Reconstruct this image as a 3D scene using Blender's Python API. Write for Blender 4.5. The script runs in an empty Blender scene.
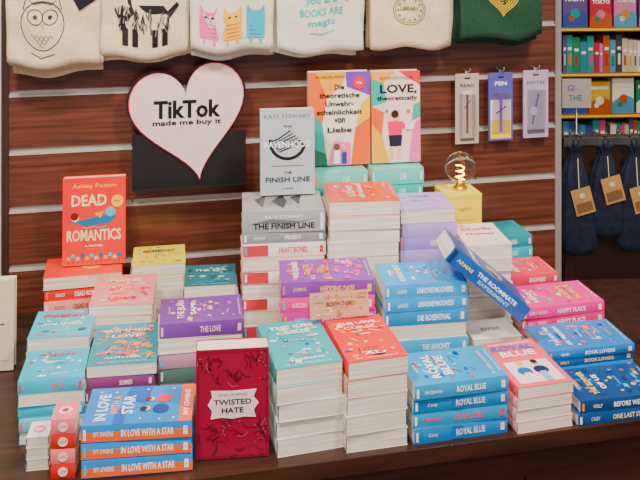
import bpy, math, random
from mathutils import Vector, Matrix
R=random.Random(7)
TZ=0.72
A12=math.radians(12)
def lin(h,sat=1.36):
    h=h.lstrip('#'); o=[]
    for i in (0,2,4):
        c=int(h[i:i+2],16)/255
        o.append(c/12.92 if c<=0.04045 else ((c+0.055)/1.055)**2.4)
    L=.3*o[0]+.59*o[1]+.11*o[2]
    if max(o)-min(o)>.12: o=[min(1,max(0.003,L+(c-L)*sat)) for c in o]
    return (*o,1)
_m={}
def mat(h,rough=0.45,metal=0.0,emit=0,trans=0,vary=0.06):
    k=(h,rough,metal,emit,trans)
    if k in _m: return _m[k]
    m=bpy.data.materials.new('mat_'+h); m.use_nodes=True
    nt=m.node_tree; b=nt.nodes['Principled BSDF']
    b.inputs['Roughness'].default_value=rough; b.inputs['Metallic'].default_value=metal
    c=lin(h)
    if trans:
        b.inputs['Base Color'].default_value=c; b.inputs['Transmission Weight'].default_value=trans
        b.inputs['IOR'].default_value=1.3
    elif emit:
        b.inputs['Base Color'].default_value=c
        b.inputs['Emission Color'].default_value=c; b.inputs['Emission Strength'].default_value=emit
    else:
        tc=nt.nodes.new('ShaderNodeTexCoord'); n=nt.nodes.new('ShaderNodeTexNoise'); n.inputs['Scale'].default_value=18
        cr=nt.nodes.new('ShaderNodeValToRGB')
        cr.color_ramp.elements[0].position=.3; cr.color_ramp.elements[1].position=.7
        cr.color_ramp.elements[0].color=(c[0]*(1-vary),c[1]*(1-vary),c[2]*(1-vary),1)
        cr.color_ramp.elements[1].color=(min(1,c[0]*(1+vary)),min(1,c[1]*(1+vary)),min(1,c[2]*(1+vary)),1)
        nt.links.new(tc.outputs['Object'],n.inputs['Vector']); nt.links.new(n.outputs['Fac'],cr.inputs[0]); nt.links.new(cr.outputs[0],b.inputs['Base Color'])
    _m[k]=m; return m
def streak(name,c1,c2,scale,rough=.4,nscale=3,bump=0):
    if name in _m: return _m[name]
    m=bpy.data.materials.new(name); m.use_nodes=True; nt=m.node_tree; b=nt.nodes['Principled BSDF']
    b.inputs['Roughness'].default_value=rough
    tc=nt.nodes.new('ShaderNodeTexCoord'); mp=nt.nodes.new('ShaderNodeMapping'); mp.inputs['Scale'].default_value=scale
    n=nt.nodes.new('ShaderNodeTexNoise'); n.inputs['Scale'].default_value=nscale; n.inputs['Detail'].default_value=5
    cr=nt.nodes.new('ShaderNodeValToRGB'); cr.color_ramp.elements[0].position=.32; cr.color_ramp.elements[1].position=.68
    cr.color_ramp.elements[0].color=lin(c1,1); cr.color_ramp.elements[1].color=lin(c2,1)
    nt.links.new(tc.outputs['Object'],mp.inputs[0]); nt.links.new(mp.outputs[0],n.inputs['Vector']); nt.links.new(n.outputs['Fac'],cr.inputs[0]); nt.links.new(cr.outputs[0],b.inputs['Base Color'])
    if bump:
        bp=nt.nodes.new('ShaderNodeBump'); bp.inputs['Strength'].default_value=bump; bp.inputs['Distance'].default_value=.002
        nt.links.new(n.outputs['Fac'],bp.inputs['Height']); nt.links.new(bp.outputs[0],b.inputs['Normal'])
    _m[name]=m; return m
PAGES=streak('pages_paper','cabca6','faf3e6',(1.5,1.5,160),.8,3)
PAGESV=streak('pages_paper_upright','cabca6','faf3e6',(1,160,1),.8,3)
WOOD=streak('wood_slat','4c251a','774030',(1.2,1,28),.28,3)
TWOOD=streak('wood_table','28150f','44281b',(1.5,20,20),.28,2)
FLOORM=streak('floor_carpet','4a2a20','643c2e',(3,3,3),.7,6)
CLOTH=streak('canvas_cream','d4bd96','e6d4b2',(30,30,30),.9,6,.06)
CLOTHW=streak('canvas_white','dacfba','eae0ce',(30,30,30),.9,6,.06)
CLOTHG=streak('canvas_green','0a3421','13452c',(30,30,30),.9,6,.08)
NAVY=streak('cloth_navy','10182e','1f2a4c',(10,10,10),.8,4,.3)

_t={}
def textmesh(s,bold):
    k=(s,bold)
    if k in _t: return _t[k]
    cu=bpy.data.curves.new('t','FONT'); cu.body=s; cu.resolution_u=2; cu.offset=.025 if bold else .005
    cu.align_x='CENTER'
    o=bpy.data.objects.new('t',cu); bpy.context.scene.collection.objects.link(o)
    dg=bpy.context.evaluated_depsgraph_get(); me=bpy.data.meshes.new_from_object(o.evaluated_get(dg))
    vs=[v.co.copy() for v in me.vertices]; fs=[tuple(p.vertices) for p in me.polygons]
    bpy.data.objects.remove(o); bpy.data.curves.remove(cu); bpy.data.meshes.remove(me)
    if vs:
        x0=min(v.x for v in vs);x1=max(v.x for v in vs);y0=min(v.y for v in vs);y1=max(v.y for v in vs)
        vs=[((v.x-x0)/(x1-x0+1e-9)-.5,(v.y-y0)/(y1-y0+1e-9)-.5) for v in vs]
    _t[k]=(vs,fs); return _t[k]

class MB:
    def __init__(s): s.v=[];s.f=[];s.fm=[];s.m=[];s.sm=[]
    def mi(s,m):
        if m not in s.m: s.m.append(m)
        return s.m.index(m)
    def add(s,vs,fs,m,M=None,smooth=False):
        o=len(s.v); i=s.mi(m)
        for v in vs: s.v.append(tuple(M@Vector(v)) if M is not None else tuple(v))
        for f in fs: s.f.append(tuple(o+a for a in f)); s.fm.append(i); s.sm.append(smooth)
    def box(s,x0,x1,y0,y1,z0,z1,m,M=None):
        vs=[(x,y,z) for z in (z0,z1) for y in (y0,y1) for x in (x0,x1)]
        s.add(vs,[(0,2,3,1),(4,5,7,6),(0,1,5,4),(2,6,7,3),(0,4,6,2),(1,3,7,5)],m,M)
    def lathe(s,prof,m,c=(0,0,0),n=20,M=None,sx=1,sy=1,smooth=True):
        vs=[];fs=[]
        for r,z in prof:
            for i in range(n):
                a=2*math.pi*i/n; vs.append((c[0]+r*sx*math.cos(a),c[1]+r*sy*math.sin(a),c[2]+z))
        for j in range(len(prof)-1):
            for i in range(n):
                k=(i+1)%n; fs.append((j*n+i,j*n+k,(j+1)*n+k,(j+1)*n+i))
        fs.append(tuple(range(n))[::-1]); fs.append(tuple((len(prof)-1)*n+i for i in range(n)))
        s.add(vs,fs,m,M,smooth)
    def tube(s,pts,r,m,n=6,M=None):
        vs=[];fs=[]
        for j,p in enumerate(pts):
            p=Vector(p); q=Vector(pts[min(j+1,len(pts)-1)])-Vector(pts[max(j-1,0)]); q.normalize()
            u=q.cross(Vector((0.1,.9,.2))); u.normalize(); w=q.cross(u)
            for i in range(n):
                a=2*math.pi*i/n; vs.append(p+u*(r*math.cos(a))+w*(r*math.sin(a)))
        for j in range(len(pts)-1):
            for i in range(n):
                k=(i+1)%n; fs.append((j*n+i,j*n+k,(j+1)*n+k,(j+1)*n+i))
        fs.append(tuple(range(n))); fs.append(tuple((len(pts)-1)*n+i for i in range(n)))
        s.add(vs,fs,m,M,True)
    def finish(s,name,loc=(0,0,0),rot=(0,0,0),parent=None,bevel=0):
        me=bpy.data.meshes.new(name); me.from_pydata(s.v,[],s.f)
        for m in s.m: me.materials.append(m)
        me.polygons.foreach_set('material_index',s.fm); me.polygons.foreach_set('use_smooth',s.sm); me.update()
        o=bpy.data.objects.new(name,me); o.location=loc; o.rotation_euler=rot
        bpy.context.scene.collection.objects.link(o)
        if parent: o.parent=parent
        if bevel:
            b=o.modifiers.new('bevel','BEVEL'); b.width=bevel; b.segments=2; b.limit_method='ANGLE'
        return o

class Art:
    """flat printed shapes on a surface; fn(a,b,layer)->3D"""
    def __init__(s,mb,fn,cw,ch): s.mb=mb;s.fn=fn;s.w=cw;s.h=ch;s.l=1
    def raw(s,pts,fs,c,rough=.34):
        m=c if not isinstance(c,str) else mat(c,rough)
        s.mb.add([s.fn(a*s.w,b*s.h,s.l) for a,b in pts],fs,m)
    def poly(s,pts,c): s.raw(pts,[tuple(range(len(pts)))],c); s.l+=1
    def rect(s,x0,y0,x1,y1,c): s.poly([(x0,y0),(x1,y0),(x1,y1),(x0,y1)],c)
    def ring(s,cx,cy,r,t,c,n=24,ky=1):
        k=s.w/s.h; vs=[];fs=[]
        for i in range(n):
            a=2*math.pi*i/n
            for rr in (r,r-t): vs.append((cx+rr*math.cos(a),cy+rr*k*ky*math.sin(a)))
        for i in range(n):
            j=(i+1)%n; fs.append((2*i,2*j,2*j+1,2*i+1))
        s.raw(vs,fs,c); s.l+=1
    def disc(s,cx,cy,r,c,n=20,ky=1):
        k=s.w/s.h; s.poly([(cx+r*math.cos(2*math.pi*i/n),cy+r*k*ky*math.sin(2*math.pi*i/n)) for i in range(n)],c)
    def line(s,pts,t,c):
        k=s.w/s.h; vs=[];fs=[]
        for j,p in enumerate(pts):
            q0=pts[max(j-1,0)]; q1=pts[min(j+1,len(pts)-1)]
            dx=(q1[0]-q0[0]); dy=(q1[1]-q0[1])/k; L=math.hypot(dx,dy)+1e-9
            nx,ny=-dy/L*t/2,dx/L*t/2
            vs+= [(p[0]+nx,p[1]+ny*k),(p[0]-nx,p[1]-ny*k)]
        for j in range(len(pts)-1): fs.append((2*j,2*j+1,2*j+3,2*j+2))
        s.raw(vs,fs,c); s.l+=1
    def text(s,t,cx,cy,w,h,c,bold=True):
        vs,fs=textmesh(t,bold)
        if vs: s.raw([(cx+x*w,cy+y*h) for x,y in vs],fs,c); s.l+=1

def book(mb,w,d,z,t,cover,side,M,pages=None,ins=.003):
    c=.0009; P=pages or PAGES; g=.0003; z0=z+g; z1=z+t-g; X0,X1=-w/2,w/2
    mb.box(X0,X1,0,d,z0,z0+c,cover,M); mb.box(X0,X1,0,d,z1-c,z1,cover,M)
    px0=X0+(c if side=='left' else ins*.5); px1=X1-(c if side=='right' else ins*.5)
    py0=(c if side=='front' else .0006); py1=d-(c if side=='back' else ins)
    mb.box(px0,px1,py0,py1,z0+c,z1-c,P,M)
    n=5; pr=[]
    for i in range(n+1):
        f=i/n; pr.append((-.0016*math.sin(math.pi*f)+.0000,z0+(z1-z0)*f))
    def strip(fnv):
        vs=[];fs=[]
        for y,zz in pr: vs+=[fnv(y,zz,0),fnv(y,zz,1)]
        for i in range(n): fs.append((2*i,2*i+1,2*i+3,2*i+2))
        mb.add(vs,fs,cover,M,True)
    if side=='front': strip(lambda y,zz,e:(X0+(X1-X0)*e,y,zz))
    if side=='left': strip(lambda y,zz,e:(X0+y,d*(1-e),zz))
    if side=='right': strip(lambda y,zz,e:(X1-y,d*e,zz))

def B(t,c,side='front',ti='',tc='ffffff',au='',band=None,bc='000000',sp=None): return dict(t=t,c=c,side=side,ti=ti,tc=tc,au=au,band=band,bc=bc,sp=sp)
SR=random.Random(99)
def stack(name,X,Y,rot,w,d,books,art=None,orient='up',jit=1.0,base=0.0):
    mb=MB(); z=0
    for k,b in enumerate(books):
        jx,jy,jr=(R.uniform(-.0035,.0035)*jit,R.uniform(-.003,.003)*jit,R.uniform(-1.6,1.6)*jit)
        M=Matrix.Translation((jx,jy,0))@Matrix.Rotation(math.radians(jr),4,'Z')
        book(mb,w,d,z,b['t'],mat(b['c'],.3),b['side'],M)
        t=b['t']
        if b['side']=='front':
            def fn(a,bb,l,M=M,z=z): return M@Vector((-w/2+a,-.0017-.00015*l,z+bb))
            A=Art(mb,fn,w,t)
            if b['sp']: b['sp'](A)
            if b['band']:
                x0,x1,y0,y1=b['band']; A.rect(x0,y0,x1,y1,b['bc'])
            if b['ti']: A.text(b['ti'],.60,.5,min(.48,.031*len(b['ti'])),.42,b['tc'])
            if b['au']: A.text(b['au'],.2,.5,min(.23,.02*len(b['au'])),.3,b['tc'],False)
            if b['ti']:
                A.rect(.925,.25,.965,.75,b['tc']); A.disc(.945,.5,.006,b['c'],6); A.rect(.02,.2,.045,.8,SR.choice(['f2a33a','ffffff','f06a8a','5ac0c8',b['tc']]))
        z+=b['t']
    if art:
        if orient=='up':
            fn=lambda a,bb,l: M@Vector((-w/2+a,bb,z+.00013*l)); A=Art(mb,fn,w,d)
        else:
            fn=lambda a,bb,l: M@Vector((w/2-bb,a,z+.00013*l)); A=Art(mb,fn,d,w)
        art(A)
    return mb.finish(name,(X,Y,TZ+base),(0,0,math.radians(rot)))
def std(lines,acc=(),seed=1,n=10,zone=(.1,.1,.9,.9),big=1,fl=False):
    def f(A):
        r=random.Random(seed)
        for i in range(int(n*3)):
            if not acc: break
            x=r.uniform(zone[0],zone[2]); y=r.uniform(zone[1],zone[3]); c=r.choice(acc)
            k=r.random(); b_=big*.75
            if k<.25:
                rr=r.uniform(.02,.06)*b_; A.disc(x,y,rr,c,9); A.disc(x,y,rr*.45,r.choice(acc),7)
            elif k<.45:
                q=r.uniform(.02,.04)*b_
                for j in range(5):
                    a=j*1.257; A.disc(x+q*math.cos(a),y+q*math.sin(a)*A.w/A.h,q*.6,c,7); A.l-=1
            elif k<.65:
                a=r.uniform(.05,.13)*b_; b=r.uniform(.02,.04)*b_; A.poly([(x-a,y-b),(x+a*.6,y-b*1.3),(x+a,y+b*.4),(x-a*.3,y+b)],c)
            elif k<.85:
                a=r.uniform(0,3.1); A.line([(x+.07*(t-1.5)*math.cos(a)*b_,y+.05*(t-1.5)*math.sin(a)*b_+.008*(-1)**t) for t in range(4)],.014,c)
            else: A.text(r.choice(['novel','the sun','a story','romance']),x if .3<x<.7 else .5,y,.28,.028,c,False)
            if A.l>9: A.l=2
        A.l=11
        for t,y,h,w,c in lines: A.text(t,.5,y,w*.9,h*.8,c)
        A.text('NEW YORK TIMES BESTSELLER',.5,.04,.7,.018,lines[0][4] if lines else 'ffffff',False)
    return f

# ---------------- room -----------------
def wallpt(X,off=0.0):
    return (X,2.55+.2126*X-off/.978)
W=MB(); u0,u1=-.885,.765
gr=[1.33+.162*k for k in range(-8,9)]
ALU=mat('c0bab2',.35,.15)
for i in range(len(gr)-1):
    W.box(u0,u1,0,.018,gr[i]+.008,gr[i+1]-.008,WOOD)
for g in gr:
    W.box(u0,u1,.008,.018,g-.008,g+.008,ALU); W.box(u0,u1,-.002,.004,g-.011,g-.005,ALU)
    for s in (-.55,.02,.5): W.box(s-.002,s+.002,.006,.0085,g-.004,g+.004,mat('4a4a4a'))
W.box(u0,u1,.018,.05,0,2.7,mat('4b251a'))
W.box(u1,u1+.02,-.006,.05,0,2.7,mat('8f8982',.4)); W.box(u0-.02,u0,-.006,.05,0,2.7,mat('3a221b'))
W.finish('wall_back',(0,2.55,0),(0,0,A12),bevel=0)
b=MB(); b.box(-4,5,-1.2,6,-.05,0,FLOORM); b.finish('floor')
b=MB(); b.box(-4,5,-1.2,6,3.0,3.05,mat('e2ddd4',.8)); b.finish('ceiling')
b=MB(); b.box(-4,5,5.4,5.5,0,3,mat('5a3628',.6)); b.finish('wall_far')
b=MB(); b.box(-2.2,-.91,0,.05,0,2.7,mat('d8d2c8',.6)); b.finish('wall_left',(0,2.6,0),(0,0,A12))
# table
T=MB()
T.box(-1.15,.865,0,.82,-.035,0,TWOOD); T.box(-1.12,.84,.03,.79,-.11,-.035,TWOOD)
T.box(-1.1,.80,.12,.76,-.70,-.11,mat('5a3526',.45))
T.box(-1.1,.80,.10,.78,-.72,-.66,TWOOD)
for x in (-.6,0,.5): T.box(x-.003,x+.003,.117,.12,-.66,-.14,mat('1d0f0b'))
T.finish('display_table',(0,1.70,TZ),(0,0,A12),bevel=.002)

# ---------------- front row -----------------
IL=dict(tc='ffffff',ti='IN LOVE WITH A STAR',au='IVY OWENS',band=(.0,1,.08,.6),bc='f0782a')
def artstar(A):
    A.rect(0,.0,1,.12,'f0782a'); A.rect(0,.62,.4,.72,'1d5fae'); A.poly([(.5,.45),(1,.4),(1,.62),(.7,.66)],'1d5fae')
    A.text('IN LOVE',.45,.85,.7,.11,'ffffff'); A.text('WITH A',.5,.73,.5,.08,'ffb487'); A.text('STAR',.5,.61,.5,.11,'ffffff'); A.text('IVY OWENS',.5,.06,.7,.05,'ffffff')
    A.disc(.35,.3,.12,'1d3f8a'); A.disc(.62,.28,.11,'e9553a'); A.disc(.62,.4,.055,'f3c9a8'); A.disc(.36,.43,.055,'f3c9a8'); A.disc(.36,.46,.055,'3a2420'); A.disc(.62,.43,.05,'7a3a20'); A.l=4
    for x,y in ((.1,.9),(.88,.9),(.12,.48),(.9,.45),(.86,.75),(.08,.3),(.9,.2),(.1,.17)): A.disc(x,y,.022,'fff3d0',5); A.l-=1
stack('book_stack',-.356,1.664,7,.213,.135,[B(.034,'2484c8',**IL),B(.032,'2a8cd0',**IL),B(.034,'2484c8',**IL)],artstar,'side')
mb=MB()
for i in range(3): book(mb,.042,.055,i*.022,.022,mat('e9e3da'),'left',Matrix.Rotation(R.uniform(-.03,.03),4,'Z'))
A=Art(mb,lambda a,bb,l:(-.021+a,bb,.066+.0002*l),.042,.055); A.disc(.5,.5,.3,'e77f8c'); A.text('joy',.5,.5,.4,.2,'ffffff')
mb.finish('mini_book_stack',(-.557,1.675,TZ),(0,0,math.radians(9)))
mb=MB()
for i in range(4):
    book(mb,.046,.062,i*.029,.029,mat('c8273f' if i%2==0 else 'e8848c'),'front',Matrix.Rotation(R.uniform(-.02,.02),4,'Z'))
    A=Art(mb,lambda a,bb,l,i=i:(-.023+a,-.0018-.0002*l,i*.029+bb),.046,.029); A.disc(.5,.5,.2,'f5e6e0'); A.text('LOVE',.5,.5,.3,.2,'c8273f')
A=Art(mb,lambda a,bb,l:(-.023+a,bb,.116+.0002*l),.046,.062); A.disc(.5,.5,.3,'f6dada'); A.disc(.5,.5,.14,'c8273f')
mb.finish('mini_book_stack',(-.499,1.65,TZ),(0,0,math.radians(7)))

def standing(name,X,Y,z,rot,lean,w,h,t,cover,art,side='left'):
    mb=MB(); C=mat(cover,.3); c=.0012
    mb.box(-w/2,w/2,0,c,0,h,C); mb.box(-w/2,w/2,t-c,t,0,h,C)
    mb.box(-w/2,-w/2+c,c,t-c,0,h,C); mb.box(-w/2+c,w/2-.002,c,t-c,.003,h-.002,PAGESV)
    A=Art(mb,lambda a,bb,l:(-w/2+a,-.0002*l,bb),w,h); art(A)
    le=math.radians(lean)
    return mb.finish(name,(X,Y,TZ+z+t*math.sin(le)+.0015),(-le,0,math.radians(rot)))
def art_hate(A):
    r=random.Random(3)
    for i in range(70):
        x=r.uniform(.04,.96); y=r.choice([r.uniform(.03,.36),r.uniform(.7,.97)]); a=r.uniform(0,6.28)
        p=[(x+.05*k*math.cos(a+k*.3),y+.035*k*math.sin(a+k*.3)) for k in range(4)]
        p=[(min(.98,max(.02,u)),min(.985,max(.015,v))) for u,v in p]
        A.line(p,.008,r.choice(['56101f','56101f','b86a76'])); A.l=min(A.l,5)
        for q in p[1:3]:
            if i%2: A.poly([(q[0]-.02,q[1]),(q[0],q[1]+.012),(q[0]+.02,q[1]),(q[0],q[1]-.012)],'5f1428'); A.l=5
    A.l=6
    A.line([(.03,.02),(.03,.98),(.97,.98),(.97,.02),(.03,.02)],.01,'6b1830')
    for s,c,k in ((0,'f3e8e6',0),(.02,'e6d6d4',1)):
        A.poly([(.16+s,.5),(.22+s,.44),(.2+s,.37+s),(.35,.38+s),(.5,.365+s),(.65,.38+s),(.82-s,.37+s),(.79-s,.44),(.86-s,.5),(.79-s,.56),(.83-s,.63-s),(.5,.62-s),(.2+s,.63-s),(.22+s,.57)],c)
    A.text('ANA HUANG',.5,.585,.4,.022,'5a2a30',False); A.text('TWISTED',.5,.52,.52,.05,'4a1a22'); A.text('HATE',.5,.445,.3,.05,'4a1a22')
standing('upright_book',-.176,1.712,0,6,0,.146,.22,.045,'8a2a40',art_hate)
P='left'
stack('book_stack',-.018,1.73,15,.14,.2,[B(.036,'e2ece8',P),B(.035,'cfe2e0',P),B(.037,'e2ece8',P),B(.036,'cfe7e2',P),B(.036,'3aa0aa',P)],
  std([('THE KISS',.85,.09,.8,'ffffff'),('CURSE',.72,.09,.6,'ffffff'),('CAROLINE',.13,.05,.6,'ffffff')],['e9f3ef','19607a','d8e8e2','f0b8a8','2a8aa0'],4,14),'up')
stack('book_stack',.119,1.744,14,.13,.195,[B(.037,'e9dfd4',P),B(.038,'e3d8cc',P),B(.037,'e9dfd4',P),B(.037,'e2b0a4',P),B(.037,'d8452f',P)],
  std([('THE LOVE',.83,.08,.75,'ffffff'),('CURSE',.72,.08,.6,'fbe3c8'),('ALI',.13,.06,.4,'ffffff')],['2b2340','f4b5a0','f6e2cf','27407a','f08a78','c8261f','f7a04a'],9,16,big=1.1),'up')
RB=dict(tc='fbdce6',ti='ROYAL BLUE',au='Casey',band=(.4,.52,.1,.9),bc='1d6fb8')
stack('book_stack',.296,1.778,12,.208,.135,[B(.032,'1a80bc',**RB),B(.031,'2a96c8',ti='ROYAL BLUE',tc='f8556c',au='McQuiston'),B(.03,'1a80bc',**RB),B(.031,'2598c6',ti='ROYAL BLUE',tc='ffffff',au='McQuiston')],
  std([('ROYAL',.72,.12,.8,'ffffff'),('BLUE',.58,.12,.65,'ffffff'),('CASEY McQUISTON',.12,.05,.7,'ffd0d8')],['0d5b96','6cc6e6','e35a6b','ffffff','123f70'],12,14),'side')
def art_rb(A):
    A.text('CASEY McQUISTON',.5,.93,.8,.04,'ffffff'); A.rect(.1,.06,.9,.52,'fbdde0')
    A.disc(.35,.3,.13,'2567a8'); A.disc(.65,.3,.13,'1b2b5c'); A.disc(.36,.45,.06,'f2c19c'); A.disc(.64,.45,.06,'c98a64'); A.disc(.36,.48,.06,'e8c070'); A.disc(.64,.48,.06,'2a1a18'); A.rect(.3,.06,.42,.26,'e7edf5'); A.rect(.58,.06,.7,.26,'8fb8de')
    A.text('ROYAL',.5,.83,.8,.11,'2a6fe0'); A.text('BLUE',.5,.68,.65,.12,'ffffff')
stack('book_stack',.479,1.81,13,.13,.195,[B(.025,'f3c0c8',P),B(.024,'f3c8cc',P),B(.024,'f3c0c8',P),B(.025,'ea707c',P)],art_rb,'up')
stack('book_stack',.657,1.843,11,.205,.13,[B(.026,'1f4b82',ti='ONE LAST STOP',tc='f8e9a8',au='CASEY'),B(.026,'1b4173',ti='BEFORE WE FALL',tc='ffffff',au='HOLLY')],
  std([('THE SUMMER',.75,.08,.8,'f8d878'),('OF US',.62,.08,.5,'ffffff')],['3b78b8','e8c878','12305a','d65a4a','6aa8d8'],5,16),'side')
# ---------------- second row -----------------
TE='46aacb'
stack('book_stack',-.556,1.765,9,.132,.13,[B(.027,TE,P),B(.027,'84c4d6',ti='POSTON',tc='ffffff'),B(.026,TE,ti='DEAD',tc='ffffff'),B(.026,'6cbcd2',P),B(.027,'54b2d0',ti='ASHLEY',tc='e84a3a')],
  std([('Ashley',.8,.12,.7,'e8503c')],['c7ecf2','e8503c','ffffff','2a8ab0'],3,10),'up')
stack('book_stack',-.588,1.91,9,.136,.14,[B(.03,'7bcfe4',P),B(.03,'7bbfd0',P),B(.03,'e8e0d4',P),B(.03,'8cd4e8',P),B(.03,'6abcd6',P)],
  std([('Poston',.78,.14,.8,'e8503c'),('THE SEVEN',.45,.1,.7,'ffffff')],['c7ecf2','e8503c','2a6f94','ffffff'],6,9),'up')
stack('book_stack',-.428,1.822,8,.148,.19,[B(.028,'9c5a90',P),B(.028,'c9b6c4',P),B(.026,'74406a',ti='LAST CHANCE',tc='f8d8e8'),B(.026,'804874',ti='SUMMER',tc='f8d8e8'),B(.026,'4a92a2',P)],
  std([('SUMMER',.8,.09,.8,'fbe3d8'),('LOVE',.66,.09,.5,'ffffff'),('AUTHOR',.14,.05,.6,'ffffff')],['e8606a','f0a8a0','f27a80','f29a98','365a7e','f3b04a','f0a8a0'],8,30,big=1.3),'up')
stack('book_stack',-.478,2.035,8,.15,.18,[B(.03,'d8c8b8',P),B(.03,'c9d8d8',P),B(.028,'e9c8c4',P),B(.027,'e8c8b8',P),B(.027,'e8c4c4',P),B(.027,'ee9a9a',P)],
  std([('MAYBE',.78,.1,.6,'ffffff'),('LOVE',.2,.1,.5,'e04a5a')],['f7c3b8','e3697a','fbe2d8','f4b46a','d8405a'],15,18),'up')
stack('book_stack',-.262,1.885,9,.186,.13,[B(.033,'3e5f62',ti='KRASNAR',tc='e8e8d8'),B(.033,'c9b6b8',ti='SAMY',tc='333333'),B(.033,'4d706c',ti='SAMY KRASN',tc='f8f8e8'),B(.033,'b890a8',ti='WISHES',tc='ffffff'),B(.033,'e7dfd6','back'),B(.033,'724a90',ti='THE LOVE',tc='f8d0e0')],
  std([('THE PLAN',.75,.1,.8,'fbe6f0'),('SAMI',.6,.08,.5,'ffffff')],['9a6ab8','f0a8c0','5a3480','f3e0a8','c060a0'],2,12),'side')
stack('book_stack',-.43,2.255,9,.14,.135,[B(.03,'cfd0c0',P)]*3+[B(.03,'e6e2c8',P),B(.029,'d8d8c0',P),B(.029,'f0e43a',P)],
  std([('SOMEDAY',.7,.15,.7,'3a5a4a')],['5aa08a','f6f0a0','f87a5a','3a6a5a','e8b81a'],11,12),'up')
stack('book_stack',-.268,2.09,8,.128,.13,[B(.032,'c8c4b8',P)]*4+[B(.032,'c4d0d0',P),B(.033,'3f6f78',P)],
  std([('THE SEA',.7,.12,.7,'e0e8e0')],['7fb0b0','2a4a54','d8e4dc','8ad0d0'],13,12),'up')
RD='e04a40'
stack('book_stack',-.625,2.24,12,.2,.135,[B(.031,'e9e0d4','back'),B(.031,RD,ti='DEAD ROMANTICS',tc='ffffff',au='ASHLEY'),B(.031,'f8a8a0',ti='DEAD ROMANTICS',tc='b02a2a',au='POSTON'),B(.031,RD,ti='DEAD ROMANTICS',tc='ffffff',au='ASHLEY'),B(.032,'f8d0c8','back')],
  lambda A:(A.rect(.0,.0,1,1,'e85a4c'),A.disc(.5,.4,.2,'f8b860')),'side')
def art_dead(A):
    A.text('Ashley Poston',.5,.9,.7,.06,'ffe27a',False)
    A.text('DEAD',.42,.74,.56,.13,'fff0c0'); A.text('ROMANTICS',.5,.34,.86,.13,'fff0c0')
    A.poly([(.12,.5),(.35,.45),(.75,.47),(.88,.55),(.7,.57),(.4,.53)],'2f6fa0'); A.disc(.2,.54,.06,'f6c9a0'); A.disc(.19,.56,.06,'6a2a20'); A.disc(.76,.6,.08,'5fc0c8'); A.poly([(.5,.59),(.66,.61),(.6,.53)],'f4b23a'); A.line([(.3,.44),(.4,.42),(.5,.44),(.6,.42),(.7,.44)],.014,'5fc0c8')
    A.text('A NOVEL',.5,.22,.3,.025,'ffffff',False)
    A.l=9
    for i in range(12): A.disc(.1+.073*i,.08+.03*(i%2),.035,['f4b23a','5fc0c8','f6c9a0','2f6fa0'][i%4]); A.line([(.1+.073*i,.02),(.1+.073*i,.07)],.008,'2f6f50'); A.l-=2
    A.disc(.87,.72,.1,'ffc83a'); A.text('NEW',.87,.72,.1,.02,'c8302a')
standing('upright_book',-.612,2.30,.156,10,4,.166,.232,.032,'e44238',art_dead)
def art_cream(A): A.text('lar',.62,.5,.4,.12,'333333',False); A.rect(.1,.1,.9,.12,'c8b898')
standing('upright_book',-.80,2.045,0,8,2,.12,.215,.03,'ddd3c0',art_cream)
# ---------------- middle -----------------
def sp_finish(A):
    A.poly([(.05,.4),(.35,.66),(.7,.52),(.95,.74),(.6,.34),(.3,.46)],'6a6e72'); A.l=3
    A.text('KATE STEWART',.5,.76,.46,.15,'f6f6f6'); A.text('THE FINISH LINE',.5,.32,.74,.28,'222222'); A.rect(.94,.1,.98,.9,'e8e8e8')
stack('book_stack',-.09,2.155,6,.21,.165,[B(.034,c,s,ti=t,tc='c8404a',band=(.0,.3,.1,.9) if s=='front' else None,bc='c8505a') for c,s,t in (('d8b0a8','back',''),('f3ece4','front','HEART'),('e9b8b4','back',''),('f3ece4','front','BONES'),('d89a90','back',''),('f3ece4','front','HEART BONES'),('e9b8b4','back',''),('f3ece4','front','HEART BONES'))]+[B(.028,'8e9698',ti='FINISH',tc='f6f6f6',au='STEWART'),B(.052,'a2a6a8',sp=sp_finish)],
  lambda A:(A.rect(.0,.0,1,1,'a8a8a6'),A.disc(.5,.55,.25,'8a8886'),A.poly([(.15,.5),(.5,.64),(.85,.5),(.5,.44)],'2a2a30'),A.poly([(.3,.3),(.7,.4),(.8,.25)],'3a3a40'),A.poly([(.2,.75),(.6,.85),(.8,.7)],'54545a')),'side',jit=.7)
def art_raven(A):
    A.text('KATE STEWART',.5,.92,.86,.045,'444a52',False)
    m=math
    p=[(.5+.32*m.cos(t),.62+.2*m.sin(t)) for t in [m.pi*(.95+.06*i) for i in range(18)]]
    A.line(p,.06,'16191f')
    for k in range(7): A.line([(.16+.03*k,.62-.02*k),(.34+.06*k,.66-.012*k),(.55+.05*k,.75-.03*k)],.026,['1a2028','4a525c'][k%2]); A.l-=1
    A.l+=1
    A.text('THE',.5,.8,.16,.03,'30353c'); A.text('RAVENHOOD',.5,.59,.86,.075,'f8fafc'); A.line([(.2,.34),(.8,.34)],.01,'555555')
    A.text('THE',.5,.26,.14,.03,'30353c'); A.text('FINISH LINE',.5,.18,.82,.06,'3a3f48'); A.text('a novel',.5,.08,.2,.02,'3a3f48')
standing('upright_book',-.086,2.275,.354,8,3,.146,.226,.03,'b8c0c8',art_raven)
WD=dict(ti='WEDDING DATE',tc='fad84a')
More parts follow.
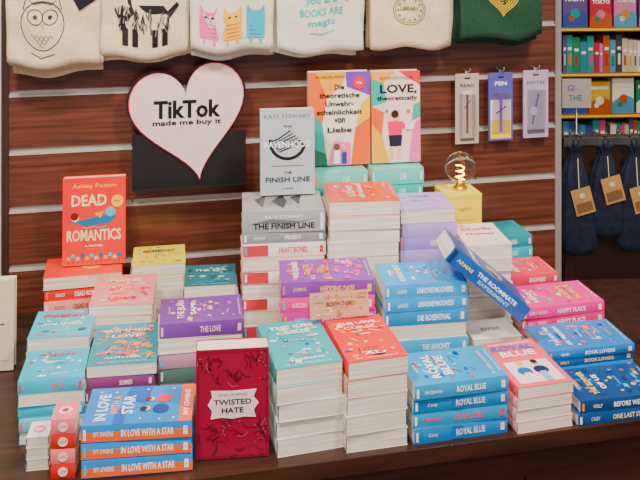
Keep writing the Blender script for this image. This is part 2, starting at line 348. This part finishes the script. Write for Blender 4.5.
stack('book_stack',.022,1.985,6,.22,.135,[B(.035,'cc3f7c',**WD),B(.035,'e880b0',ti='THE PROPOSAL',tc='ffffff'),B(.035,'733f94',**WD),B(.035,'f0b0c4',ti='PARTY OF TWO',tc='d8306a',band=(.1,.9,.1,.35),bc='f8d860'),B(.035,'bc4aa0',ti='WEDDING DATE',tc='fce0ec',au='JASMINE'),B(.034,'e45090',ti='WEDDING DATE',tc='ffffff',au='GUILLORY'),B(.036,'824aa0',**WD,au='JASMINE')],
  std([('WEDDING',.83,.08,.8,'ffffff'),('DATE',.71,.08,.5,'f6d04a')],['f6d04a','f0569a','c060c0','f0569a','f08a50','f8a0c8'],21,26,big=1.3),'side')
stack('book_stack',.111,2.155,6,.182,.17,[B(.034,'d8c8bc','back')]*4+[B(.034,'e9e2d8','back'),B(.034,'e9d0c4','back'),B(.034,'e9e2d8','back'),B(.034,'ebc8bc','back'),B(.034,'e9ddd0','back'),B(.035,'ebc8bc','back'),B(.036,'d86454','back')],
  std([('LOVE',.65,.12,.6,'fbe8e0'),('ON THE BRAIN',.5,.08,.8,'ffffff')],['f0a090','c84a3a','f7d0c0','f8b0a0'],17,12),'side')
TQ='5cc0b8'
for X,Y in ((.06,2.352),(.218,2.387)):
    stack('book_stack',X,Y,11,.15,.165,[B(.044,TQ if i%2 else '80d0c8','front',ti='LOVE' if i>6 else '',tc='ffffff') for i in range(9)],None,'up',jit=.5)
def art_liebe(A):
    A.rect(0,0,1,1,'f0e8da'); A.poly([(0,0),(.3,0),(.22,.45),(0,.6)],'2aa79b'); A.poly([(0,.6),(.22,.45),(.3,.72),(.12,1),(0,1)],'e87a2e'); A.poly([(.12,1),(.3,.72),(.55,.86),(.6,1)],'f2b434')
    A.poly([(.6,1),(.62,.84),(1,.74),(1,1)],'7a4ab0'); A.poly([(.68,.0),(.76,.4),(1,.5),(1,0)],'f07a2e'); A.poly([(.3,0),(.4,.26),(.68,.24),(.68,0)],'ee85b2'); A.poly([(.78,.42),(1,.5),(1,.74),(.86,.66)],'f8c83a'); A.poly([(.0,.0),(.3,0),(.28,.12),(0,.2)],'1a6a5a')
    for t,y,w in (('Die',.84,.16),('theoretische',.75,.66),('Unwahr-',.66,.46),('scheinlichkeit',.57,.74),('von',.48,.18),('Liebe',.38,.4)): A.text(t,.5,y,w,.055,'1c1c1c')
    A.disc(.82,.88,.1,'e8302f'); A.text('Tik',.82,.88,.1,.03,'ffffff'); A.text('ALI HAZELWOOD',.36,.95,.5,.028,'222222',False)
    A.disc(.45,.2,.05,'6a4a3a'); A.rect(.4,.02,.5,.16,'f3f3f3'); A.rect(.53,.02,.61,.14,'2a4a8a'); A.disc(.57,.18,.04,'e8b090')
def art_love(A):
    A.rect(0,0,1,1,'f4dccf'); A.poly([(0,.62),(.3,.66),(.25,.87),(0,.92)],'38b0a0'); A.poly([(0,.92),(.25,.87),(.5,1),(0,1)],'f2b434'); A.poly([(.55,1),(1,.84),(1,1)],'ee4f5a'); A.poly([(0,0),(.35,.0),(.2,.3),(0,.42)],'f8be34'); A.poly([(.75,.0),(1,0),(1,.5),(.85,.4)],'ee85b2'); A.poly([(0,.42),(.2,.3),(.25,.55),(0,.62)],'f07a2e'); A.poly([(.82,.45),(1,.5),(1,.66),(.86,.62)],'38b0a0')
    A.text('LOVE,',.55,.8,.76,.11,'1c1c1c'); A.text('theoretically',.52,.7,.84,.06,'1c1c1c')
    A.rect(.38,.04,.44,.3,'f1c6a4'); A.rect(.52,.04,.58,.3,'f1c6a4'); A.poly([(.34,.3),(.62,.3),(.6,.18),(.36,.18)],'23223a'); A.poly([(.35,.3),(.32,.45),(.64,.45),(.6,.3)],'ee4876'); A.disc(.48,.5,.07,'f1c6a4'); A.disc(.47,.53,.08,'3a2420'); A.poly([(.64,.44),(.76,.37),(.74,.34),(.6,.4)],'ee4876'); A.rect(.68,.36,.86,.41,'f7f7f7'); A.disc(.3,.57,.03,'2a9a8a'); A.disc(.75,.56,.04,'f07a2e')
    A.text('ALI HAZELWOOD',.5,.93,.7,.03,'333333',False)
standing('upright_book',.056,2.405,.398,9,2,.176,.262,.034,'e8e0d0',art_liebe)
standing('upright_book',.219,2.432,.398,9,2,.142,.26,.034,'f0d0c4',art_love)
LV='a08ad0'
stack('book_stack',.283,2.205,8,.145,.14,[B(.034,LV if i%2 else 'b4a0dc','front',ti='LIES' if i%2==1 else '',tc='f0e8fa') for i in range(9)]+[B(.036,'c0aee4',P)],
  std([('LIES',.75,.1,.4,'8a6fc0')],['d6c8ee','b09ae0','f0e8fa'],19,8),'up')
SB='2298d2'
stack('book_stack',.250,2.002,8,.2,.13,[B(.034,'1c80bc',ti='GOOD TIMING',tc='ffffff'),B(.034,SB,ti='THE ROSEWOOD',tc='ffffff'),B(.034,'30a8d6',ti='THE UNHONEY',tc='ffffff'),B(.034,'f2f0ea','back'),B(.034,'1f88c6',ti='DIE ROSENTHAL',tc='ffffff'),B(.031,SB,ti='UNHONEYMOONERS',tc='ffffff',au='LAUREN'),B(.032,'2fa0d8',ti='UNHONEYMOONERS',tc='ffffff',au='LAUREN')],
  std([('THE',.87,.05,.3,'ffffff'),('EXPERIMENT',.76,.09,.85,'ffffff')],['8ad4f0','f2b04a','ffffff','e8607a','1a78b8'],23,12),'side')
stack('book_stack',.43,2.035,12,.122,.1,[B(.044,'d8d8d8','back'),B(.044,'e8e4da','back')],lambda A:(A.rect(.02,.02,.98,.98,'f3eee6'),A.text('notes',.5,.5,.4,.2,'8a8a9a')),'up')
# leaning book
mb=MB(); w,d,t=.235,.125,.04
M=Matrix.Rotation(math.radians(40),4,'Y')@Matrix.Translation((0,0,-t/2))
book(mb,w,d,0,t,mat('1f57a0',.3),'front',M)
A=Art(mb,lambda a,bb,l:M@Vector((-w/2+a,-.0018-.0002*l,bb)),w,t)
A.text('THE ROOMMATE',.6,.64,.5,.26,'ffffff'); A.text('EXPERIMENT',.6,.28,.4,.22,'9ad0f8'); A.text('ARMAS',.2,.5,.2,.22,'f8d878'); A.rect(.02,.1,.06,.9,'0e2f5c')
A=Art(mb,lambda a,bb,l:M@Vector((w/2-bb,a,t+.0002*l)),d,w); A.rect(.06,.06,.94,.94,'164e8a'); A.text('EXPERIMENT',.5,.7,.8,.08,'ffffff'); A.disc(.5,.4,.2,'f0a050'); A.disc(.4,.42,.1,'2a2a4a')
mb.finish('leaning_book',(.394,1.995,TZ+.2335),(0,0,math.radians(3)))
stack('book_stack',.432,2.16,8,.118,.16,[B(.033,'e9e2dc',P)]*7+[B(.034,'f8e0dc',P)],
  std([('Charlie',.72,.11,.8,'b0504a'),('Holmes',.5,.11,.7,'b0504a')],['f8ece8','f2c8c0'],25,6),'up')
stack('book_stack',.415,2.375,12,.12,.13,[B(.033,'cfc8bd',P)]*7,None)
mb=MB(); mb.box(-.052,.052,0,.1,0,.09,mat('f6de10',.4)); mb.box(-.0525,.0525,-.0005,.1005,.082,.0905,mat('f8e83a',.4))
A=Art(mb,lambda a,bb,l:(-.052+a,-.0004-.0002*l,bb),.104,.09); A.text('light',.5,.55,.4,.14,'c8aa10'); A.rect(.2,.2,.8,.24,'d8bc18')
mb.finish('gift_box',(.405,2.385,TZ+.2325),(0,0,A12),bevel=.001)
mb=MB(); GL=mat('ffffff',.02,0,0,1.0)
c=.062; r=.044
mb.lathe([(.001,c-r)]+[(r*math.sin(math.pi*i/16),c-r*math.cos(math.pi*i/16)) for i in range(1,16)]+[(.001,c+r)],GL,n=24)
mb.lathe([(.02,0),(.021,.004),(.014,.008),(.012,.018),(.001,.019)],mat('e0b860',.3,.8),n=16)
mb.tube([(.009*math.cos(t*3),.009*math.sin(t*3),.035+t*.006) for t in [i*.2 for i in range(30)]],.001,mat('ffc86a',emit=30),5)
mb.tube([(0,0,.019),(0,0,.045)],.004,mat('f8f0d8',.2),8)
mb.finish('globe_bulb_lamp',(.402,2.435,TZ+.324))
stack('book_stack',.555,2.50,12,.15,.13,[B(.032,'2b9fae',P)]*2+[B(.033,'2ba2b0',ti='TEAL',tc='ffffff'),B(.033,'40b4bf',ti='HOURS',tc='ffffff'),B(.033,'22909e',ti='HOURS',tc='ffffff')],None)
stack('book_stack',.585,2.345,12,.155,.12,[B(.03,'e9e2dc','back'),B(.028,'e84a5c',ti='BEACH',tc='ffffff'),B(.028,'f8aab4','back'),B(.028,'e45a72',ti='BEACH READ',tc='ffffff')],
  std([('BEACH',.7,.12,.7,'ffffff')],['f3b0b8','d83a52','f6e0a0'],27,10),'side')
HP=dict(ti='HAPPY PLACE',tc='fff0f5',au='EMILY HENRY',band=(.02,.06,.1,.9),bc='f2a33a')
stack('book_stack',.622,2.165,12,.23,.13,[B(.028,'dc3884',**HP),B(.028,'e44894',**HP),B(.028,'dc3884',**HP),B(.028,'e84c98',**HP)],
  std([('EMILY',.87,.08,.7,'ffffff'),('HENRY',.76,.08,.7,'ffffff'),('HAPPY',.35,.08,.7,'f6d04a'),('PLACE',.24,.08,.7,'f6d04a')],['f88ac8','c82a78','f6b04a','5ac0c8','ffffff'],29,14),'side')
BL='1f6cac'
stack('book_stack',.638,2.005,12,.222,.13,[B(.0205,BL,ti='BOOK LOVERS',tc='ffffff',au='EMILY'),B(.0205,'2a80c0',ti='BOOK LOVERS',tc='ffffff',au='HENRY'),B(.0205,'1a5f9c',ti='BOOK LOVERS',tc='f3d9a0',au='EMILY'),B(.0205,'2a7cbe',ti='BOOK LOVERS',tc='ffffff',au='HENRY')],
  std([('You and me',.82,.08,.8,'ffffff'),('on vacation',.7,.08,.8,'ffffff')],['5ab8e0','f2a33a','ffffff','e2607a','123f70'],31,18),'side')
standing('leaflet',.045,1.915,.190,10,12,.135,.055,.003,'c9a08a',lambda A:(A.rect(.04,.06,.96,.94,'c89c88'),std([('BOOKTOK',.55,.24,.5,'7a4a3a')],['8a9a6a','e08a80','f3dcc8','a8705a'],33,14)(A)))

# ---------------- heart sign -----------------
mb=MB()
def heart(sx,sz,cx,cz,rot,n=60):
    pts=[]
    for i in range(n):
        t=2*math.pi*i/n; x=16*math.sin(t)**3/32; z=(13*math.cos(t)-5*math.cos(2*t)-2*math.cos(3*t)-math.cos(4*t)+2.5)/29
        x*=sx; z*=sz; pts.append((cx+x*math.cos(rot)-z*math.sin(rot),cz+x*math.sin(rot)+z*math.cos(rot)))
    return pts
def slab(mb,pts,y0,y1,m):
    n=len(pts); vs=[(x,y0,z) for x,z in pts]+[(x,y1,z) for x,z in pts]
    mb.add(vs,[tuple(range(n)),tuple(range(n,2*n))[::-1]]+[(i,i+n,(i+1)%n+n,(i+1)%n) for i in range(n)],m)
BK=mat('141012',.5)
mb.box(-.158,.162,.0,.006,0,.145,BK)
mb.box(-.158,.162,-.03,.045,-.004,.0,BK)
rt=math.radians(9)
slab(mb,heart(.338,.338,.005,.170,rt),-.004,0,BK)
slab(mb,heart(.326,.326,.005,.170,rt),-.006,-.004,mat('e8506a',.5))
slab(mb,heart(.321,.321,.005,.171,rt),-.008,-.006,mat('e8d3cc',.5))
A=Art(mb,lambda a,bb,l:(a-.15,-.009-.0002*l,bb),.3,.34)
A.text('TikTok',.48,.63,.62,.15,'111111'); A.text('TikTok',.484,.63,.62,.15,'111111'); A.text('made me buy it',.48,.515,.64,.055,'111111')
x,y=wallpt(-.372,.055); mb.finish('heart_sign',(x,y,TZ+.345),(0,0,A12))

# ---------------- tote bags -----------------
def tote(X,off,zb,w,cloth,art,H=.36,seed=0,tag=True,sx=.8,sy=.8,ox=0):
    mb=MB(); r=random.Random(seed)
    ph=r.uniform(0,6)
    def surf(x,z):
        xx=x*w*(1-.03*math.cos(z*3)) ; zz=z*H-.006*math.cos(x*9+ph)*(1-z)+.008*(abs(x)*2)**3*(1-z)
        y=-.014*math.cos(math.pi*x)*(.4+.6*(1-z)) +.0055*math.sin(x*16+z*3+ph)*z*1.2+.003*math.sin(z*18+x*7+ph)
        return xx,y,zz
    n,m=22,18
    for L in range(4):
        dx=(r.uniform(-.016,.016) if L else 0); dz=(r.uniform(-.014,-.002)*(L*.8) if L else 0); rr=r.uniform(-.05,.05) if L else 0
        M=Matrix.Translation((dx,.018*L,dz))@Matrix.Rotation(rr,4,'Y')
        vs=[];fs=[]
        for j in range(m+1):
            for i in range(n+1): vs.append(surf(i/n-.5,j/m))
        q=len(vs)
        for j in range(m+1):
            for i in range(n+1):
                a=surf(i/n-.5,j/m); edge=(i in(0,n) or j in(0,))
                vs.append((a[0],.004 if not edge else a[1]+.003,a[2]))
        for j in range(m):
            for i in range(n):
                a=j*(n+1)+i; fs.append((a,a+1,a+n+2,a+n+1)); fs.append((q+a,q+a+n+1,q+a+n+2,q+a+1))
        for i in range(n): fs.append((i,q+i,q+i+1,i+1)); a=m*(n+1)+i; fs.append((a,a+1,q+a+1,q+a))
        for j in range(m):
            a=j*(n+1); fs.append((a,a+n+1,q+a+n+1,q+a)); a+=n; fs.append((a,q+a,q+a+n+1,a+n+1))
        mb.add(vs,fs,cloth,M,True)
        for s in (-1,1):
            p=[]
            for i in range(9):
                t=i/8; p.append((s*w*.22*(1-t)**.6,-.004+.01*t,H*.97+t*.14))
            for a,b_ in zip(p,p[1:]):
                mb.add([(a[0]-.012,a[1],a[2]),(a[0]+.012,a[1],a[2]),(b_[0]+.012,b_[1],b_[2]),(b_[0]-.012,b_[1],b_[2])],[(0,1,2,3)],cloth,M)
    mb.tube([(0,.09,H+.125),(0,-.02,H+.12),(0,-.03,H+.14)],.003,mat('b0b0b0',.3,.9))
    def fn(a,b_,l):
        p=surf(a/w-.5,b_/H); return (p[0],p[1]-.0012-.0002*l,p[2])
    A=Art(mb,lambda a,b_,l:fn(w/2+(a-w/2)*sx+ox,b_*sy+.012,l),w,H); art(A)
    if tag:
        A=Art(mb,fn,w,H); A.l=18; T_=[(.66,.56),(.86,.64),(.98,.50),(.78,.40)]
        A.poly(T_,'15181f'); A.line([(.72,.54),(.86,.48)],.015,'d8d8d8'); A.line([(.74,.58),(.88,.52)],.012,'d8d8d8'); A.line([(.84,.46),(.93,.51)],.03,'e8e8e8')
    x,y=wallpt(X,off)
    return mb.finish('tote_bag',(x,y,TZ+zb),(0,0,A12))
K='1c1816'
def owl(A):
    A.ring(.46,.36,.3,.012,K,ky=1.15); A.ring(.36,.44,.11,.012,K); A.ring(.56,.44,.11,.012,K); A.disc(.36,.44,.03,K); A.disc(.56,.44,.03,K); A.poly([(.43,.38),(.49,.38),(.46,.33)],'d89a3a')
    for j in range(4):
        A.line([(.3+.04*j+.02*i,.26-.03*j+.015*math.sin(i*2)) for i in range(int(16-4*j))],.008,K); A.l=6
    A.line([(.2,.5),(.24,.62),(.34,.56),(.46,.58),(.58,.56),(.68,.62),(.72,.5)],.012,K); A.line([(.3,.1),(.44,.06),(.64,.09)],.012,K)
def dog(A):
    r=random.Random(5)
    body=[(.2,.26),(.24,.48),(.74,.48),(.82,.38),(.8,.24),(.25,.2)]; A.poly(body,K); A.poly([(.16,.42),(.2,.62),(.34,.62),(.38,.4),(.3,.32),(.2,.34)],K); A.poly([(.76,.4),(.9,.5),(.93,.46),(.82,.34)],K)
    for x in (.28,.4,.64,.76): A.rect(x-.035,.07,x+.035,.25,K); A.l-=1
    for i in range(70):
        x=r.uniform(.2,.82); y=r.uniform(.24,.48); A.line([(x,y),(x+r.uniform(-.03,.03),y-r.uniform(.04,.08))],.012,r.choice([K,K,K,'5a524c','8a8078'])); A.l=min(A.l,9)
    A.disc(.25,.54,.018,'e8dcc8')
def cats(A):
    for x,c,d_ in ((.22,'e87aa8','b03a72'),(.5,'f4b830','b8701a'),(.78,'4aacc8','1a6a8a')):
        A.poly([(x-.11,.1),(x+.11,.1),(x+.11,.42),(x+.1,.52),(x+.05,.44),(x-.05,.44),(x-.1,.52),(x-.11,.42)],c)
        for k in range(4): A.line([(x-.08,.14+.05*k),(x+.08,.14+.05*k)],.012,d_); A.l-=1
        A.l+=1; A.disc(x-.04,.38,.018,'222222'); A.disc(x+.04,.38,.018,'222222')
        A.line([(x-.06,.1),(x-.06,.04)],.025,c); A.line([(x+.06,.1),(x+.06,.04)],.025,c)
    A.text('MEOW',.5,.68,.5,.1,'4a4a4a')
def txt(A):
    for t,y,w in (('START WHERE',.56,.76),('you are',.46,.5),('BOOKS ARE',.36,.7),('magic',.25,.45)): A.text(t,.5,y,w,.075,'3fb0b0')
    A.line([(.3,.17),(.5,.14),(.7,.17)],.015,'7ac0b8'); A.disc(.18,.62,.04,'7ac0b8'); A.disc(.82,.62,.04,'7ac0b8')
def emb(A):
    G='7a6a4a'; A.ring(.46,.32,.22,.012,G); A.ring(.46,.32,.19,.01,G); A.text('LIBRARY',.46,.33,.24,.04,G)
    for i in range(12): a=i*.5236; A.disc(.46+.15*math.cos(a),.32+.15*math.sin(a)*A.w/A.h,.016,G,6); A.l-=1
    A.poly([(.3,.62),(.4,.5),(.56,.5),(.7,.58),(.8,.66),(.6,.62),(.5,.66)],'b89440')
def gheart(A):
    G='c8a640'
    for k in range(4):
        s=.46-.1*k; p=heart(s,s*.8,.5,.44,0,30); p.append(p[0]); A.line(p,.022,G)
    for i in range(30): a=i*2.4; q=.02+.006*i; A.disc(.5+q*math.cos(a),.5+q*.6*math.sin(a),.014,G,6); A.l=7
tote(-.715,.115,.70,.245,CLOTH,owl,seed=1,sx=.78,sy=.78,ox=-.02)
tote(-.487,.10,.715,.255,CLOTH,dog,seed=2,tag=False,sx=.9,sy=.75)
tote(-.246,.115,.727,.238,CLOTHW,cats,seed=3,sx=1.0,sy=.62)
tote(.002,.10,.715,.262,CLOTHW,txt,seed=4,sx=.7,sy=.8)
tote(.268,.11,.72,.252,CLOTH,emb,seed=5,sx=.9,sy=.85)
tote(.545,.115,.74,.27,CLOTHG,gheart,seed=6,tag=False,sx=.8,sy=.62)

# ---------------- pen packets -----------------
def packet(X,w,h,zc,bg,kind):
    mb=MB(); mb.box(-w/2,w/2,0,.004,0,h,mat(bg,.45))
    A=Art(mb,lambda a,bb,l:(-w/2+a,-.0002*l,bb),w,h)
    A.rect(.06,.03,.94,.97,bg); A.rect(.38,.92,.62,.95,'222222')
    if kind==0: A.rect(.3,.1,.7,.75,'e0dcd4'); A.text('READ',.5,.83,.6,.05,'4a3a3a'); A.line([(.5,.15),(.5,.7)],.1,'8a2a3a'); A.rect(.2,.04,.8,.08,'5a4a44'); A.line([(.38,.5),(.62,.62)],.04,'333333')
    elif kind==1: A.rect(.08,.03,.92,.3,'f0e04a'); A.rect(.08,.3,.92,.6,'f0ece8'); A.text('PEN',.5,.84,.5,.06,'f4f4f4'); A.line([(.5,.12),(.5,.72)],.13,'8a3fc0'); A.line([(.3,.4),(.7,.5)],.05,'2a2a3a')
    else: A.text('NOTES',.5,.82,.7,.05,'5a4a6a'); A.line([(.35,.2),(.6,.65)],.08,'7a4aa8'); A.disc(.4,.4,.16,'e8d8f4'); A.rect(.15,.06,.85,.12,'6a5a7a')
    mb.box(-w*.36,w*.36,-.006,-.0045,h*.12,h*.72,mat('fafafa',.05,0,0,.97))
    mb.tube([(0,.035,h+.01),(0,-.02,h+.005),(0,-.026,h+.02)],.002,mat('b0b0b0',.3,.9)); mb.box(-.006,.006,-.001,.003,h-.012,h+.008,mat(bg,.45))
    x,y=wallpt(X,.035); mb.finish('pen_packet',(x,y,TZ+zc-h/2),(0,0,A12))
packet(.452,.076,.215,.517,'bcb0a4',0); packet(.560,.08,.21,.519,'5c589c',1); packet(.675,.084,.21,.522,'b4a8c0',2)

# ---------------- back right area -----------------
S=MB(); DW=mat('4a2c20',.5)
S.box(0,2.2,.25,.3,0,1.9,DW); S.box(-.03,0,0,.3,0,1.9,DW); S.box(0,2.2,.03,.25,0,.42,DW)
zs=[.42,.64,.85,1.06,1.29,1.54,1.78]
cols=['2b7f8a','c8a45a','c0b8a0','a83a4a','3a4a8a','c08040','3a7a5a','b87898','a85a3a','5a4a7a','2a8a80','c05a7a','5a8aa8','3a3a44','e0dccc']
r=random.Random(12)
for k,z in enumerate(zs):
    S.box(0,2.2,0,.25,z-.02,z,mat('7b5238',.5)); S.box(0,2.2,-.004,0,z-.014,z-.003,mat('e8c870',.4))  # yellow front strip paints the warm LED glow onto each shelf edge
    x=.02
    if k==len(zs)-1: break
    while x<2.1:
        sp=(k in (0,1,3))
        w=r.uniform(.018,.038) if sp else r.uniform(.1,.13)
        h=r.uniform(.14,.19); c=r.choice(cols)
        S.box(x,x+w-.002,.03,.18,z,z+h,mat(c,.45))
        A=Art(S,lambda a,bb,l,x=x,z=z:(x+a,.03-.0006*l,z+bb),w,h); c2=r.choice(cols)
        if sp: A.rect(.2,.6,.8,.68,'f0ece0'); A.rect(.3,.2,.7,.5,c2)
        else:
            A.poly([(0,0),(1,0),(1,.4),(.5,.55),(0,.3)],c2); A.disc(.5,.4,.2,r.choice(cols)); A.disc(.35,.25,.12,r.choice(cols)); A.text(r.choice(['SUMMER','TOKYO','HEART','NIGHT','MANGA']),.5,.8,.8,.12,'ffffff')
        x+=w+(0 if sp else .012)
S.finish('bookshelf',(1.22,4.3,0),(0,0,math.radians(4)))
G=MB(); G.box(0,1.0,0,.05,.44,.93,mat('3a221a',.5))
for x in (.03,.97): G.box(x-.02,x+.02,-.10,.15,0,.04,DW); G.box(x-.02,x+.02,0,.05,.04,.44,DW)
G.box(0,1.0,-.012,-.0,.9,.93,mat('8a8a8a',.3,.8))
for i in range(6): G.tube([(.03+.1*i,0,.955),(.03+.1*i,-.12,.96),(.03+.1*i,-.13,.98)],.004,mat('b0b0b0',.3,.9)); G.box(.025+.1*i,.035+.1*i,-.004,0,.93,.965,mat('8a8a8a',.3,.8))
G.finish('display_rack',(1.0,3.5,0),(0,0,math.radians(4)))
def dbag(X,Y,zt,h,w,seed):
    mb=MB(); vs=[];fs=[]; n=36; rows=[(0.26,1.0),(.2,.97),(.13,.93),(.2,.87),(.32,.72),(.42,.5),(.48,.25),(.46,.08),(.36,0.01),(.02,0)]
    for rr,z in rows:
        for i in range(n):
            a=2*math.pi*i/n; k=1+.2*math.sin(a*8+seed)*max(0,(z-.2))+.07*math.sin(a*3+z*5+seed)
            vs.append((rr*w*k*math.cos(a)+.008*math.sin(z*4+seed),rr*w*.5*k*math.sin(a),(z-1)*h))
    for j in range(len(rows)-1):
        for i in range(n): k=(i+1)%n; fs.append((j*n+i,(j+1)*n+i,(j+1)*n+k,j*n+k))
    mb.add(vs,fs,NAVY,None,True)
    mb.tube([(0,0,-.07*h),(.012,0,.02),(0,0,.032),(-.012,0,.02),(0,0,-.07*h)],.003,mat('1a2038',.8))
    tz=-h*.62
    A=Art(mb,lambda a,bb,l:(-.01+a+.25*bb*(-1),-w*.28-.002*l+.02*bb,tz+bb+.3*a),.075,.1)
    A.rect(0,0,1,1,'cca67c'); A.rect(.1,.1,.9,.45,'8a6a50'); A.disc(.5,.72,.14,'f0e4d0')
    mb.tube([(.0,-w*.25,tz+.11),(0,-w*.14,-.1*h)],.0015,mat('d8c8a8'))
    mb.finish('drawstring_bag',(X,Y,zt))
dbag(1.02,3.385,.925,.43,.155,1); dbag(1.14,3.39,.925,.36,.15,2); dbag(1.255,3.395,.925,.42,.155,3); dbag(1.365,3.40,.925,.38,.15,4)
mb=MB(); mb.box(-.06,.06,0,.004,0,.12,mat('b8b0a4',.6)); mb.tube([(0,.008,-.115),(0,.008,.1)],.004,mat('909090',.3,.8))
A=Art(mb,lambda a,bb,l:(-.06+a,-.0002*l,bb),.12,.12); A.text('GI',.3,.68,.25,.22,'7a5a8a'); A.text('THE',.45,.35,.45,.2,'3a7a8a')
mb.finish('sign_card',(1.062,3.515,1.05))

# ---------------- lights -----------------
def area(name,loc,size,e,col=(1,.90,.78),rot=(0,0,0)):
    l=bpy.data.lights.new(name,'AREA'); l.energy=e; l.size=size; l.color=col
    o=bpy.data.objects.new(name,l); o.location=loc; o.rotation_euler=rot; bpy.context.scene.collection.objects.link(o)
area('ceiling_light_a',(-.7,.9,2.95),.25,60,rot=(math.radians(18),0,0))
area('ceiling_light_b',(.9,1.0,2.95),.25,60,rot=(math.radians(18),0,0))
area('ceiling_light_c',(.1,-.4,2.9),.8,56,rot=(math.radians(38),0,0))
area('shelf_fill_light',(2.0,3.2,2.95),.9,50)  # added fill lamp to brighten the bookshelf area
w=bpy.data.worlds.new('World'); bpy.context.scene.world=w; w.use_nodes=True
w.node_tree.nodes['Background'].inputs[0].default_value=(1,.94,.88,1); w.node_tree.nodes['Background'].inputs[1].default_value=.42
cam=bpy.data.cameras.new('Camera'); cam.lens=47.8; cam.sensor_width=36; cam.shift_y=-.484; cam.clip_start=.05
o=bpy.data.objects.new('Camera',cam); o.location=(0,0,TZ+1.065); o.rotation_euler=(math.radians(90),0,0)
bpy.context.scene.collection.objects.link(o); bpy.context.scene.camera=o
